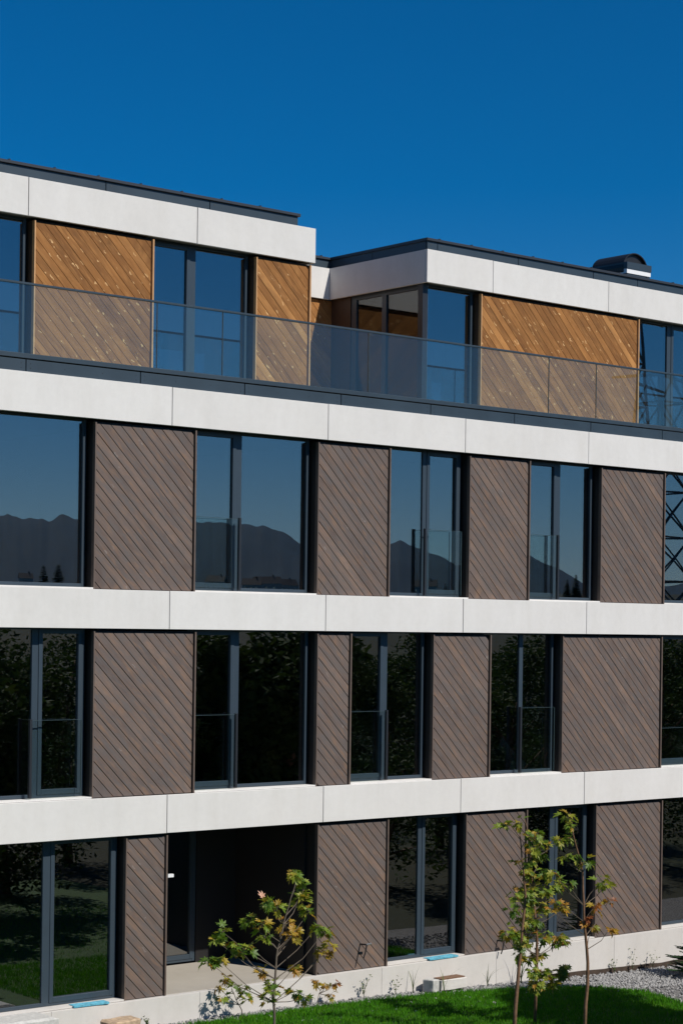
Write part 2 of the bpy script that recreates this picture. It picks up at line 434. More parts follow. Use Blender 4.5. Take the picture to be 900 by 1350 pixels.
# white bands: one panel between each pair of joints
def band(z0, z1, joints, y0, y1, ends=None):
    for a, b in zip(joints, joints[1:]):
        P(MB().bbox(a+.006, b-.006, y0+random.uniform(-.002, .002), y1, z0+random.uniform(-.0015, .0015), z1+random.uniform(-.002, .002), .004), 'band_panel', M['band'])
    P(MB().box(joints[0]+.05, joints[-1]-.05, y1-.012, y1+.012, z0+.03, z1-.03), 'band_backing', M['back'])
LJ = [XL, 8.477, 11.659, 14.841, 18.023, 21.205, 24.374, 27.572, 30.75, 33.93, 37.11, XR]
for z0, z1 in ((C0, C1), (B0, B1), (A0, A1)): band(z0, z1, LJ, 0, .05)
for a, b in zip([XL, 10.4, 13.2, 15.95, 18.7, 22.55, 25.3, 28.45, 31.2, 34, 37], [10.4, 13.2, 15.95, 18.7, 22.55, 25.3, 28.45, 31.2, 34, 37, XR]):
    P(MB().bbox(a+.002, b-.002, -.012, .098, -.6, GF-.004, .003), 'plinth_panel', M['plinth'])

# ---- timber panels
UU = Vector((1, 0, -1)).normalized(); VV = Vector((1, 0, 1)).normalized(); PITCH = .135
def clip(poly, n, d):                              # keep n.p <= d
    out = []
    for i in range(len(poly)):
        p, q = poly[i], poly[(i+1) % len(poly)]
        a, b = p[0]*n[0]+p[1]*n[1]-d, q[0]*n[0]+q[1]*n[1]-d
        if a <= 0: out.append(p)
        if (a < 0 < b) or (b < 0 < a):
            u = a/(a-b); out.append((p[0]+(q[0]-p[0])*u, p[1]+(q[1]-p[1])*u))
    return out
PLANKS = []
def plank_wall(parent, org, ax, nrm, w_, h_, mat, phase, near):
    """boards at 45 degrees on a rectangle w_ x h_; org lower-left corner, ax horizontal axis, nrm outward"""
    ax = Vector(ax); nrm = Vector(nrm); up = Vector((0, 0, 1))
    s = math.sqrt(.5); rect = [(0, 0), (w_, 0), (w_, h_), (0, h_)]
    lo, hi = 0, (w_+h_)*s
    v = lo-phase*PITCH; gap = .0028 if mat == M['larch'] else .005
    while v < hi:
        poly = clip(clip(rect, (s, s), v+PITCH-gap), (-s, -s), -(v+gap))
        v += PITCH
        if len(poly) < 3: continue
        cx = sum(p[0] for p in poly)/len(poly); cy = sum(p[1] for p in poly)/len(poly)
        area = .5*abs(sum(poly[i][0]*poly[(i+1) % len(poly)][1]-poly[(i+1) % len(poly)][0]*poly[i][1] for i in range(len(poly))))
        if area < .0025: continue
        ul = (ax-up).normalized(); vl = (ax+up).normalized()
        dz = random.uniform(-.0015, .0025)
        loc = [((p[0]-cx)*s-(p[1]-cy)*s, (p[0]-cx)*s+(p[1]-cy)*s) for p in poly]
        m = len(loc); th = .022
        vs = [(a, b, 0) for a, b in loc]+[(a, b, th-.002) for a, b in loc]+[(a*(1-.006), b*(1-.045), th) for a, b in loc]
        fs = [tuple(range(m))[::-1], tuple(range(2*m, 3*m))]
        for k in range(m):
            k2 = (k+1) % m
            fs += [(k, k2, m+k2, m+k), (m+k, m+k2, 2*m+k2, 2*m+k)]
        if ul.cross(vl).dot(nrm) < 0: fs = [f[::-1] for f in fs]
        c = Vector(org)+ax*cx+up*cy+nrm*dz
        mw = Matrix(((ul.x, vl.x, nrm.x, c.x), (ul.y, vl.y, nrm.y, c.y), (ul.z, vl.z, nrm.z, c.z), (0, 0, 0, 1)))
        PLANKS.append((area*near, parent, vs, fs, mw, mat))

def panel(x0, x1, z0, z1, yf, depth, up=False, planks=True, tl=True):
    x0 += .035; x1 += .035; z1 -= .02
    mat, trim, rev = (M['larch'], M['trim_top'], M['reveal_top']) if up else (M['wood'], M['trim'], M['reveal'])
    t = .028
    bk = P(MB().box(x0+.004, x1-.004, yf+.026, yf+depth, z0, z1), 'timber_panel', rev)
    P2 = lambda mb, nm, mt: child(bk, mb, nm, mt)
    P2(MB().box(x0+.03, x1-.03, yf+.0235, yf+.0255, z0+.01, z1-.01), 'membrane', M['back'])
    P2(MB().box(x1-t, x1, yf-.034, yf+.05, z0, z1-.006), 'edge_trim', trim)
    P2(MB().box(x0, x0+.024, yf-.022, yf+.05, z0, z1-.006), 'edge_trim', trim)
    if planks: plank_wall(bk, (x0+.028, yf+.0225, z0+.004), (1, 0, 0), (0, -1, 0), x1-x0-.028-t-.016, z1-z0-.03, mat, random.random(), 1.0 if 14.6 < x1 < 31 else .001)
    return bk
def child(par, mb, nm, mt, smooth=False):
    o = mb.build(nm, mt, par, smooth); o.matrix_parent_inverse = MI; return o
MI = Matrix.Identity(4)
YP, DP = .07, .27
F3 = [(12.6, 14.15), (16.60, 18.50), (21.01, 22.62), (24.51, 26.04), (27.96, 29.79), (32.3, 34.2)]
F2 = [(12.6, 13.9), (16.62, 18.54), (21.04, 21.79), (23.68, 25.09), (26.96, 29.76), (32.3, 34.2)]
F1 = [(12.6, 14.15), (17.26, 18.04), (21.10, 22.68), (24.53, 26.08), (27.93, 29.83), (32.3, 34.2)]
for lst, z0, z1 in ((F3, B1+.004, A0-.012), (F2, C1+.004, B0-.012), (F1, GF+.004, C0-.012)):
    for a, b in lst:
        panel(a, b, z0, z1, YP, DP)
    # outer ends that stay out of the picture
    panel(XL+.1, lst[0][0]-2.2, z0, z1, YP, DP); panel(lst[-1][1]+1.9, XR-.1, z0, z1, YP, DP)

# ---- windows
def bar(mb, x0, x1, y0, y1, z0, z1): mb.bbox(x0, x1, y0, y1, z0, z1, .004)
def window(x0, x1, z0, z1, y, mull=(), sash=None, sill=True, fw=.055, lite=None):
    """outer frame at depth y; mull = list of (x centre, width); sash = index of the light that opens"""
    mb = MB()
    bar(mb, x0, x0+fw, y, y+.08, z0, z1); bar(mb, x1-fw, x1, y, y+.08, z0, z1)
    bar(mb, x0+fw, x1-fw, y+.001, y+.08, z1-fw, z1); bar(mb, x0+fw, x1-fw, y+.001, y+.08, z0, z0+fw)
    xs_ = [x0+fw]
    for c, wd in mull:
        bar(mb, c-wd/2, c+wd/2, y+.002, y+.079, z0+fw, z1-fw); xs_ += [c-wd/2, c+wd/2]
    xs_.append(x1-fw)
    w_ = P(mb, 'window', M['frame'])
    for i in range(0, len(xs_), 2):
        a, b = xs_[i], xs_[i+1]; c0, c1, g = z0+fw, z1-fw, 0
        if sash is not None and i//2 == sash:
            sb = MB(); sw = .06; y2 = y-.012
            bar(sb, a-.01, a+sw, y2, y+.05, c0-.01, c1+.01); bar(sb, b-sw, b+.01, y2, y+.05, c0-.01, c1+.01)
            bar(sb, a+sw, b-sw, y2+.001, y+.05, c0-.01, c0+sw+.01); bar(sb, a+sw, b-sw, y2+.001, y+.05, c1-sw, c1+.01)
            child(w_, sb, 'sash', M['frame']); g = sw
        child(w_, MB().box(a+g-.004, b-g+.004, y+.028, y+.052, c0+g-.004, c1-g+.004), 'pane', M['pane'])
    if sill:
        child(w_, MB().box(x0+.037, x1+.034, .053, y+.02, z0-.028, z0-.004), 'sill', M['band'] if sill == 1 else M['plinth'])
    return w_
def guard(x0, x1, z0, z1, post):
    """glass fall guard in front of an opening light; post = 'l' / 'r' side carries the black profile"""
    g = P(MB().box(x0, x1, .118, .132, z0, z1), 'fall_guard', M['guard'])
    px = x0 if post == 'l' else x1
    child(g, MB().box(px-.02, px+.02, .10, .15, z0-.02, z1+.02), 'guard_profile', M['guardpost'])
    ox = x1 if post == 'l' else x0
    child(g, MB().box(ox-.004, ox+.004, .116, .134, z0, z1), 'glass_edge', M['edge'])
    child(g, MB().box(x0+.02, x1-.02, .115, .135, z1+.001, z1+.006), 'glass_edge', M['edge'])
WY = .25
H3, H2, H1 = (B1+.03, A0+.03), (C1+.03, B0+.03), (GF+.03, C0+.03)
window(14.15, 16.60, *H3, WY); window(18.50, 21.01, *H3, WY, [(19.53, .13)], 0); window(22.62, 24.51, *H3, WY, [(23.64, .10)], 1)
window(26.04, 27.96, *H3, WY, [(27.02, .12)], 0); window(29.79, 32.3, *H3, WY, [(31.0, .12)], 1)
guard(18.52, 19.47, B1+.06, 8.03, 'r'); guard(23.55, 24.42, B1+.06, 8.03, 'l'); guard(26.06, 26.90, B1+.06, 8.05, 'r')
window(13.9, 16.62, *H2, WY, [(15.75, .12)], 1); window(18.54, 21.04, *H2, WY, [(19.53, .12)], 0); window(21.79, 23.68, *H2, WY, [(22.76, .11)], 0)
window(25.09, 26.96, *H2, WY, [(26.10, .10)], None); window(29.76, 32.3, *H2, WY, [(31.0, .12)], 0)
guard(15.60, 16.50, C1+.06, 4.84, 'l'); guard(18.56, 19.45, C1+.06, 4.86, 'r'); guard(21.81, 22.70, C1+.06, 4.86, 'r'); guard(25.97, 26.86, C1+.06, 4.86, 'l')
guard(29.79, 31.0, C1+.06, 4.4, 'r'); 
window(14.15, 17.26, *H1, WY, [(16.0, .14)], 1, 2); window(22.68, 24.53, *H1, WY, [(23.64, .10)], 1, 2); window(26.08, 27.93, *H1, WY, [(26.99, .14)], 1, 2)
window(29.83, 32.3, *H1, WY, [(31.1, .12)], 1, 2)
for lst, H, sl_ in ((F3, H3, 1), (F2, H2, 1), (F1, H1, 2)):
    window(lst[0][0]-2.2, lst[0][0], *H, WY, [(lst[0][0]-1, .12)], 0, sl_); window(lst[-1][1], lst[-1][1]+1.9, *H, WY, [(lst[-1][1]+1, .12)], 0, sl_)

# inner partitions behind the timber panels
for lst, z0, z1 in ((F3, B1, A0), (F2, C1, B0), (F1, GF, C0)):
    for a, b in lst:
        if z0 == GF and b in (18.04, 22.68): continue
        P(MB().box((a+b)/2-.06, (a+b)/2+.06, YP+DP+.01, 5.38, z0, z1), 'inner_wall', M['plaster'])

# ---- entrance recess on the ground floor
EY = 2.25
P(MB().box(18.05, 21.09, .101, EY, GF-.01, GF+.004), 'entrance_floor', M['screed'])
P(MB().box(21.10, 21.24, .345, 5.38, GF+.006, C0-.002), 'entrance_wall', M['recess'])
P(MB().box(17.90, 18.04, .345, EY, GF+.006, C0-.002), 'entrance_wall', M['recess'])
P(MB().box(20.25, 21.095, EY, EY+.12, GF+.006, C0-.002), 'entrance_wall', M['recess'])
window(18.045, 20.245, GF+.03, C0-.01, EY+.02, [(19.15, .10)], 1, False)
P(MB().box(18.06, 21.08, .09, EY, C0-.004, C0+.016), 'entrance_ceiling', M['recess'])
lp = P(MB().box(18.085, 18.20, .045, .10, 2.325, 2.375), 'wall_bracket', M['white'])
child(lp, MB().box(18.076, 18.086, .04, .105, 2.30, 2.40), 'bracket_plate', M['guardpost'])

# ---- balcony edge of the top floor: metal fascia, glass channel, glass balustrade, rail
FJ = [XL, 9.25, 11.3, 13.33, 15.39, 17.44, 19.47, 21.51, 23.56, 25.63, 27.66, 29.7, 31.75, 33.8, 35.85, XR]
for a, b in zip(FJ, FJ[1:]):
    f = P(MB().bbox(a+.007, b-.007, .035, .07, A1+.002, A1+.185, .003), 'metal_fascia', M['metal'])
    sc = MB()
    for u in (.04, .33, .66, .96):
        x = a+(b-a)*u
        for dz_ in ((.06, .13) if u in (.04, .96) else (.1,)):
            sc.tube([(x, .036, A1+dz_), (x, .031, A1+dz_)], [.008, .006], 6)
    child(f, sc, 'screw', M['cap'])
P(MB().box(XL+.01, XR-.01, .055, .30, A1+.0, A1+.16), 'fascia_backing', M['back'])
P(MB().bbox(XL, XR, .02, .26, A1+.20, A1+.275, .006), 'glass_channel', M['metal'])
P(MB().box(XL+.05, XR-.05, .262, S4+3.2, A1+.02, A1+.20), 'balcony_deck', M['deck'])
GJ = [XL+.02, 11.4, 14.6, 17.81, 19.09, 22.2, 26.62, 27.91, 31.1, 34.3, 37.4, XR-.02]
for a, b in zip(GJ, GJ[1:]):
    g = P(MB().box(a+.006, b-.006, .143, .160, A1+.277, 11.35), 'balustrade_pane', M['bal'])
    child(g, MB().box(a+.0045, a+.0115, .142, .161, A1+.277, 11.348), 'glass_edge', M['edge'])
P(MB().bbox(XL+.02, XR-.02, .132, .171, 11.351, 11.385, .004), 'hand_rail', M['metal'])

# ---- top floor volumes
FZ = A1+.22
def roof_edge(x0, x1, y0, y1, joints, left=True, right=True):
    """dark sheet fascia and capping set back from the white band"""
    for a, b in zip(joints, joints[1:]):
        f = P(MB().bbox(a+.007, b-.007, y0, y0+.03, T1+.001, 13.42, .003), 'roof_fascia', M['metal'])
        child(f, MB().tube([(a+.1, y0+.001, T1+.14), (a+.1, y0-.006, T1+.14)], [.008, .006], 6), 'screw', M['trim'])
    sj = []; y = y0
    for s_, x in ((left, x0), (right, x1)):
        if not s_: continue
        y = y0+.031
        while y < y1-.05:
            e = min(y+1.5, y1)
            P(MB().box(x if x == x0 else x-.03, x+.03 if x == x0 else x, y+.006, e-.006, T1+.001, 13.42), 'roof_fascia', M['metal']); y = e
    P(MB().box(x0+.02, x1-.02, y0+.02, y1, T1-.02, 13.40), 'roof_deck', M['cap'])
    c = MB().bbox(x0-.03, x1+.03, y0-.035, y1, 13.424, 13.475, .006)
    cp = P(c, 'roof_capping', M['cap'])
    st = MB(); x = x0+.3
    while x < x1-.05: st.box(x-.012, x+.012, y0-.03, y1-.1, 13.476, 13.494); x += .82
    child(cp, st, 'standing_seam', M['cap'])
# left volume
LJ4 = [XL, 9.65, 12.86, 16.07, 19.295, NX0]
band(T0, T1, LJ4, S4, S4+.05)
P(MB().box(NX0-.05, NX0-.001, S4+.052, NY, T0, T1), 'band_panel', M['band'])
P(MB().box(XL+.05, NX0-.052, S4+.064, YB-1, T0+.02, T1-.03), 'roof_slab', M['slab'])
roof_edge(XL+.15, NX0-.24, S4+.2, YB-1, [XL+.15, 11.4, 13.5, 15.55, 17.62, 19.69, NX0-.24])
PZ0, PZ1 = FZ, T0-.012
YP4 = S4+.07
panel(11.9, 13.4, PZ0, PZ1, YP4, DP, True)
panel(16.18, 18.43, PZ0, PZ1, YP4, DP, True); panel(20.54, 21.73, PZ0, PZ1, YP4, DP, True)
panel(XL+.1, 9.5, PZ0, PZ1, YP4, DP, True)
HW4 = (FZ+.02, T0+.03); WY4 = S4+.24
window(13.4, 16.18, *HW4, WY4, [(14.8, .12)], 0, False); window(18.43, 20.54, *HW4, WY4, [(19.38, .13)], 0, False); window(9.5, 11.9, *HW4, WY4, [(10.7, .12)], 0, False)
# its end wall towards the notch
ew = P(MB().box(NX0-.22, NX0-.13, YP4+DP, NY, PZ0, PZ1), 'timber_panel', M['reveal_top'])
plank_wall(ew, (NX0-.13, YP4+DP, PZ0), (0, 1, 0), (1, 0, 0), NY-YP4-DP, PZ1-PZ0, M['larch'], .3, .3)
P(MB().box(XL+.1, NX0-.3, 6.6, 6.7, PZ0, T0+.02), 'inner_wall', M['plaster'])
# notch: rear wall with its own band and boards
P(MB().bbox(NX0+.002, NX1-.002, NY, NY+.05, T0, T1, .003), 'band_panel', M['band'])
P(MB().box(NX0-.3, NX1+.3, NY+.055, YB-1, T0+.02, T1-.03), 'roof_slab', M['slab'])
roof_edge(NX0-.2, NX1+.2, NY+.2, YB-1.1, [NX0-.2, NX1+.2], False, False)
nb = P(MB().box(NX0-.12, NX1+.3, NY+.1, NY+.3, PZ0, PZ1), 'timber_panel', M['back'])
plank_wall(nb, (NX0-.12, NY+.099, PZ0), (1, 0, 0), (0, -1, 0), NX1-NX0+.30, PZ1-PZ0, M['larch'], .6, .8)
# right volume
RJ4 = [NX1, 26.135, 29.335, 32.53, 35.7, XR]
band(T0, T1, RJ4, S4, S4+.05)
P(MB().box(NX1+.001, NX1+.05, S4+.052, NY-.003, T0, T1), 'band_panel', M['band'])
P(MB().box(NX1+.052, XR-.05, S4+.064, YB-1, T0+.02, T1-.03), 'roof_slab', M['slab'])
roof_edge(NX1+.18, XR-.15, S4+.2, YB-1, [NX1+.18, 24.89, 27.0, 29.1, 30.41, 32.4, 34.5, 36.6, XR-.15])
panel(25.85, 30.27, PZ0, PZ1, YP4, DP, True)
panel(33.2, 36, PZ0, PZ1, YP4, DP, True); panel(38.2, XR-.1, PZ0, PZ1, YP4, DP, True)
window(NX1+.19, 25.85, *HW4, WY4, [], None, False); window(30.27, 33.2, *HW4, WY4, [(31.45, .13)], 1, False); window(36, 38.2, *HW4, WY4, [(37, .12)], 0, False)
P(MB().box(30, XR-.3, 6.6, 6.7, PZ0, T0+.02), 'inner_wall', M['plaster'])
cpst = P(MB().box(NX1+.06, NX1+.185, S4+.17, S4+.30, FZ, T0+.02), 'corner_post', M['guardpost'])
child(cpst, MB().box(NX1+.19, NX1+.215, S4+.20, S4+.235, FZ, T0), 'corner_trim', M['chrome'])
# glazing on the side facing the notch
mb = MB(); xg = NX1+.14; z0, z1 = HW4
for y0, y1 in ((S4+.30, S4+.38), (2.42, 2.54), (3.28, 3.42)): mb.box(xg, xg+.08, y0, y1, z0, z1)
mb.box(xg+.001, xg+.079, S4+.38, 3.28, z1-.10, z1); mb.box(xg+.001, xg+.079, S4+.38, 3.28, z0, z0+.09)
sw = P(mb, 'window', M['frame'])
child(sw, MB().box(xg+.03, xg+.05, S4+.375, 2.425, z0+.085, z1-.095), 'pane', M['pane_clear'])
child(sw, MB().box(xg+.03, xg+.05, 2.535, 3.285, z0+.085, z1-.095), 'pane', M['pane_clear'])
P(MB().box(xg-.02, xg+.06, 3.43, NY+.095, PZ0, PZ1+.03), 'timber_panel', M['reveal_top'])
P(MB().box(NX1+.3, 30, 7.0, 7.1, PZ0, T0+.02), 'inner_wall', M['plaster'])

# boards: the 300 largest are single parts, the rest one joined part
PLANKS.sort(key=lambda p: -p[0])
rest = {}
for i, (ar, par, vs, fs, mw, mat) in enumerate(PLANKS):
    if i < 300:
        me = bpy.data.meshes.new('plank'); me.from_pydata(vs, [], fs); me.materials.append(mat); me.update()
        o = bpy.data.objects.new('plank', me); link(o, par)
        o.matrix_parent_inverse = MI; o.matrix_basis = mw
    else: rest.setdefault(mat.name, []).append((vs, fs, mw, mat))
allrest = MB(); rm = []
for k, lst in rest.items():
    rm.append(lst[0][3])
    for vs, fs, mw, mat in lst: allrest.add([mw @ Vector(v) for v in vs], fs, len(rm)-1)
if rm:
    o = P(allrest, 'board_offcuts', rm); o['kind'] = 'stuff'
print('planks', len(PLANKS))

# ---- taps on the ground floor panels
def tap(x, z):
    t_ = P(MB().tube([(x, YP, z), (x, -.09, z+.01), (x, -.11, z-.01)], [.014, .014, .011], 8), 'garden_tap', M['black'])
    child(t_, MB().tube([(x+.0, -.085, z+.01), (x+.1, -.10, z+.02)], [.016, .018], 8), 'tap_handle', M['tap'])
    child(t_, MB().tube([(x, -.10, z), (x-.03, -.10, z-.12), (x-.06, -.09, z-.22)], [.013, .012, .011], 8), 'hose_tail', M['black'])
tap(22.12, .90); tap(25.40, .66)

# ---- roof vent cowl
V = empty('roof_vent', (32.3, 3.5, 13.4), 'black barrel shaped vent cowl on grey box on the roof', 'vent'); bpy.context.view_layer.update()
VI = V.matrix_world.inverted()
def vp(mb, n, m, s=False): o = mb.build(n, m, V, s); o.matrix_parent_inverse = VI; return o
vp(MB().box(31.95, 32.69, 3.02, 4.05, 13.3, 13.96), 'vent_box', M['metal'])
vp(MB().box(31.94, 32.70, 3.005, 4.06, 13.961, 14.06), 'white_band', M['white'])
vp(MB().box(31.93, 32.71, 2.99, 4.07, 14.061, 14.20), 'collar', M['metal'])
mb = MB(); n = 18; ro, ri, cx, cz = .40, .375, 32.32, 14.09
prof_ = [(cx+r_*math.cos(a), cz+.88*r_*math.sin(a)) for r_ in (ro,) for a in [R(-25+230*k/n) for k in range(n+1)]]
inn = [(cx+ri*math.cos(a), cz+.88*ri*math.sin(a)) for a in [R(-25+230*k/n) for k in range(n+1)]]
ring = prof_+inn[::-1]; k0 = len(ring)
mb.v += [(x, 3.10, z) for x, z in ring]+[(x, 4.02, z) for x, z in ring]
for k in range(k0): mb.f.append((k, (k+1) % k0, k0+(k+1) % k0, k0+k)); mb.m.append(0)
for q in range(n):
    a, b, c, d = q, q+1, k0-2-q, k0-1-q
    mb.f += [(a, d, c, b), (k0+a, k0+b, k0+c, k0+d)]; mb.m += [0, 0]
cw = vp(mb, 'cowl', M['black'], False)
for yy in (3.16, 3.95):
    ep = MB(); m_ = len(inn); ep.add([(x, yy, z) for x, z in inn]+[(x, yy+.02, z) for x, z in inn], [tuple(range(m_)), tuple(range(m_, 2*m_))[::-1]]+[(k, m_+k, m_+(k+1) % m_, (k+1) % m_) for k in range(m_)])
    child(cw, ep, 'end_plate', M['black'])

# ------------------------------------------------------------------ loose things at the foot of the facade
def chunk(name, x0, x1, y0, y1, z0, z1, mat, label, cat, jit=.012, rz=0, seed=0):
    bm = bmesh.new(); bmesh.ops.create_cube(bm, size=1)
    bmesh.ops.bevel(bm, geom=bm.edges[:], offset=.06, segments=1, affect='EDGES')
    bmesh.ops.subdivide_edges(bm, edges=bm.edges[:], cuts=2, use_grid_fill=True)
    c = Vector(((x0+x1)/2, (y0+y1)/2, (z0+z1)/2))
    for v in bm.verts:
        v.co = Vector((v.co.x*(x1-x0), v.co.y*(y1-y0), v.co.z*(z1-z0)))
        v.co += noise.noise_vector(v.co*7+Vector((seed, 0, 0)))*jit
    me = bpy.data.meshes.new(name); bm.to_mesh(me); bm.free(); me.materials.append(mat)
    o = bpy.data.objects.new(name, me); o.location = c; o.rotation_euler = (0, 0, rz); link(o)
    return tag(o, label, cat)
chunk('foam_board', 16.36, 16.98, -.02, .17, GF+.006, GF+.038, M['blue'], 'blue foam board lying on the sill below the leftmost ground floor door', 'foam board', .004, -.04, 1)
chunk('foam_board', 23.66, 24.36, -.02, .18, GF+.006, GF+.038, M['blue'], 'blue foam board on the door sill behind the grey block in the gravel', 'foam board', .004, .02, 2)
chunk('sandstone_block', 16.75, 17.3, -.42, -.10, -.05, .27, M['stone'], 'rough tan sandstone block at the foot of the wall below the left blue board', 'stone block', .03, .1, 3)
chunk('concrete_step', 13.9, 15.72, -.62, -.05, -.05, .52, M['block'], 'pale concrete step at the lower left corner below the glass door', 'step', .006, 0, 4)
chunk('concrete_block', 23.40, 23.60, -.34, -.12, -.02, .20, M['block'], 'small dark grey concrete cube in the gravel before the plinth', 'concrete block', .012, .25, 5)
cb = chunk('limestone_slab', 23.66, 24.30, -.32, -.06, -.02, .17, M['plinth'], 'long pale stone slab with brown top lying in the gravel beside the small cube', 'stone slab', .010, .03, 6)
MB().box(-.29, .28, -.10, .11, .097, .112).build('soil_crust', M['bark'], cb)
mem = MB()
for i in range(40):
    a, b = 26.2+i*.11, 26.2+(i+1)*.11
    za, zb = [.035+.03*noise.noise(Vector((q*2.3, 5, 0)))+.02 for q in (a, b)]
    mem.add([(a, -.035, gz(a)-.07), (b, -.035, gz(b)-.07), (b, -.035, gz(b)+zb), (a, -.035, gz(a)+za), (a, -.016, gz(a)-.07), (b, -.016, gz(b)-.07), (b, -.016, gz(b)+zb), (a, -.016, gz(a)+za)],
            [(0, 1, 2, 3), (5, 4, 7, 6), (3, 2, 6, 7)])
tag(mem.build('drainage_membrane', M['membrane']), 'brown drainage membrane edge showing between gravel and plinth at right', 'membrane')
# things seen through the glass
st = MB().tube([(25.16, .55, C1+.02), (25.62, .9, C1+.9)], [.014, .014], 6)
tag(st.build('wooden_batten', M['pallet']), 'thin wooden batten leaning inside the second floor window', 'batten')
sh = MB()
for i in range(7):
    for j in range(7):
        u, v = i/6, j/6
        sh.v.append((26.35+.42*u+.10*math.sin(v*5+u), .75+.35*v+.08*math.sin(u*7+v*3), C1+.02+(.78*(1-abs(u-.45)*1.5)*v+.05*math.sin(u*11))))
for i in range(6):
    for j in range(6): sh.f.append((i*7+j, i*7+j+1, i*7+j+8, i*7+j+7)); sh.m.append(0)
so_ = sh.build('plastic_sheet', M['film'], None, True); sm = so_.modifiers.new('thick', 'SOLIDIFY'); sm.thickness = .01
tag(so_, 'crumpled pale plastic sheet inside the window beside the leaning batten', 'plastic sheet')

# ------------------------------------------------------------------ saplings
def leaf_mesh(name, mat, seed):
    rg = random.Random(seed)
    tips = [(0, 1.0), (34, .80), (62, .42), (80, .72), (112, .38), (140, .45)]
    pts = []
    out = [(0, -.05)]
    full = [(180-20, .22)]
    seq = [(150, .30), (128, .55), (108, .36), (82, .78), (66, .42), (50, .62), (34, .92), (20, .52), (8, .80), (0, 1.08)]
    right = [(math.sin(R(a))*r, math.cos(R(a))*r) for a, r in seq]
    left = [(-x, y) for x, y in right[:-1]][::-1]
    ol = [(0, 0)]+right+left
    vs = []
    for x, y in ol:
        x *= rg.uniform(.9, 1.1); y *= rg.uniform(.93, 1.07)
        vs.append((x*.5, y*.55+.12, .16*abs(x)-.12*(y*y)*.6+rg.uniform(-.03, .03)))
    n = len(vs); vs.append((0, .26, .02)); vs.append((0, -.22, .05)); vs.append((.018, .1, 0)); vs.append((-.018, .1, 0))
    fs = [(i, (i+1) % n, n) for i in range(n)]+[(n+1, n+2, n+3)]
    me = bpy.data.meshes.new(name); me.from_pydata(vs, [], fs); me.materials.append(mat); me.update(); return me
LEAF = [[leaf_mesh('leaf', M['leaf%d' % k], k*7+i) for i in range(3)] for k in range(3)]
PINK = leaf_mesh('leaf', M['leafpink'], 5)
def sapling(name, path, cls, label, bark, r0, per=5, size=.125, seed=0, spread=.4, depth=.15, cat='tree', jitter=.0, grp=None, extra=None):
    rg = random.Random(seed); base = Vector(path[0])
    T_ = empty(name, base, label, cat, grp); inv = Matrix.Translation(-base)
    n = len(path)
    pts = []
    for i in range(n-1):
        for u in (0, .33, .66): pts.append(Vector(path[i]).lerp(Vector(path[i+1]), u)+Vector((rg.uniform(-1, 1), rg.uniform(-1, 1), 0))*.008)
    pts.append(Vector(path[-1])); pts[0].z = gz(pts[0].x)-.15
    L = len(pts)
    tr = MB().tube(pts, [r0*(1-.78*i/(L-1)) for i in range(L)], 8).build('trunk', bark, T_, True); tr.matrix_parent_inverse = inv
    tw = MB(); leaves = []
    for (X, Z, rad, kind) in cls:
        c = Vector((X, path[0][1]+rg.uniform(-depth, depth), Z))
        # twig leaves the stem lower down and rises to the cluster
        best = min(pts[1:], key=lambda p: abs(p.z-max(pts[1].z+.12, c.z-.55*abs(c.x-p.x)-.12))+.15*(p-c).length)
        mid = best.lerp(c, .5)+Vector((rg.uniform(-.04, .04), rg.uniform(-.04, .04), -.05*(c-best).length))
        tw.tube([best, mid, c], [.0075, .0055, .003], 5)
        for q in range(int(per*rg.uniform(.75, 1.3)*(.6+rad/.3))):
            d = Vector((rg.gauss(0, 1), rg.gauss(0, 1), rg.gauss(0, .8))); d = d.normalized()*rad*rg.uniform(.25, 1.05)
            d *= .74; p = c+d
            leaves.append((p, d, kind))
            if q % 2 == 0: tw.tube([c, p], [.003, .002], 4)
    cr = tw.build('crown', M['twig'], T_, False); cr.matrix_parent_inverse = inv
    for p, d, kind in leaves:
        if kind == 0 and rg.random() < .16: kind = 1
        if kind == 2 and rg.random() < .3: kind = 1
        o = bpy.data.objects.new('leaf', rg.choice(LEAF[kind])); link(o, cr)
        dirn = Vector((d.x*1.2, d.y*1.2, d.z*.5-.10*rad)).normalized() if d.length else Vector((1, 0, 0))
        s_ = size*rg.uniform(.65, 1.2)
        q = dirn.to_track_quat('Y', 'Z').to_euler()
        mt = Matrix.Translation(p) @ q.to_matrix().to_4x4() @ Matrix.Rotation(rg.uniform(-.7, .7), 4, 'Y') @ Matrix.Rotation(rg.uniform(-.9, .3), 4, 'X') @ Matrix.Scale(s_, 4)
        o.matrix_basis = mt
    if extra:
        o = bpy.data.objects.new('leaf', PINK); link(o, cr); o['label'] = 'pale pink leaf'
        o.matrix_basis = Matrix.Translation(extra) @ Matrix.Rotation(1.2, 4, 'X') @ Matrix.Rotation(.5, 4, 'Z') @ Matrix.Scale(.16, 4)
    return T_
A2_PATH = [(22.93, -3.3, 0.58), (22.95, -3.3, 1.32), (22.84, -3.3, 2.06), (22.75, -3.3, 2.91), (22.63, -3.3, 3.28)]
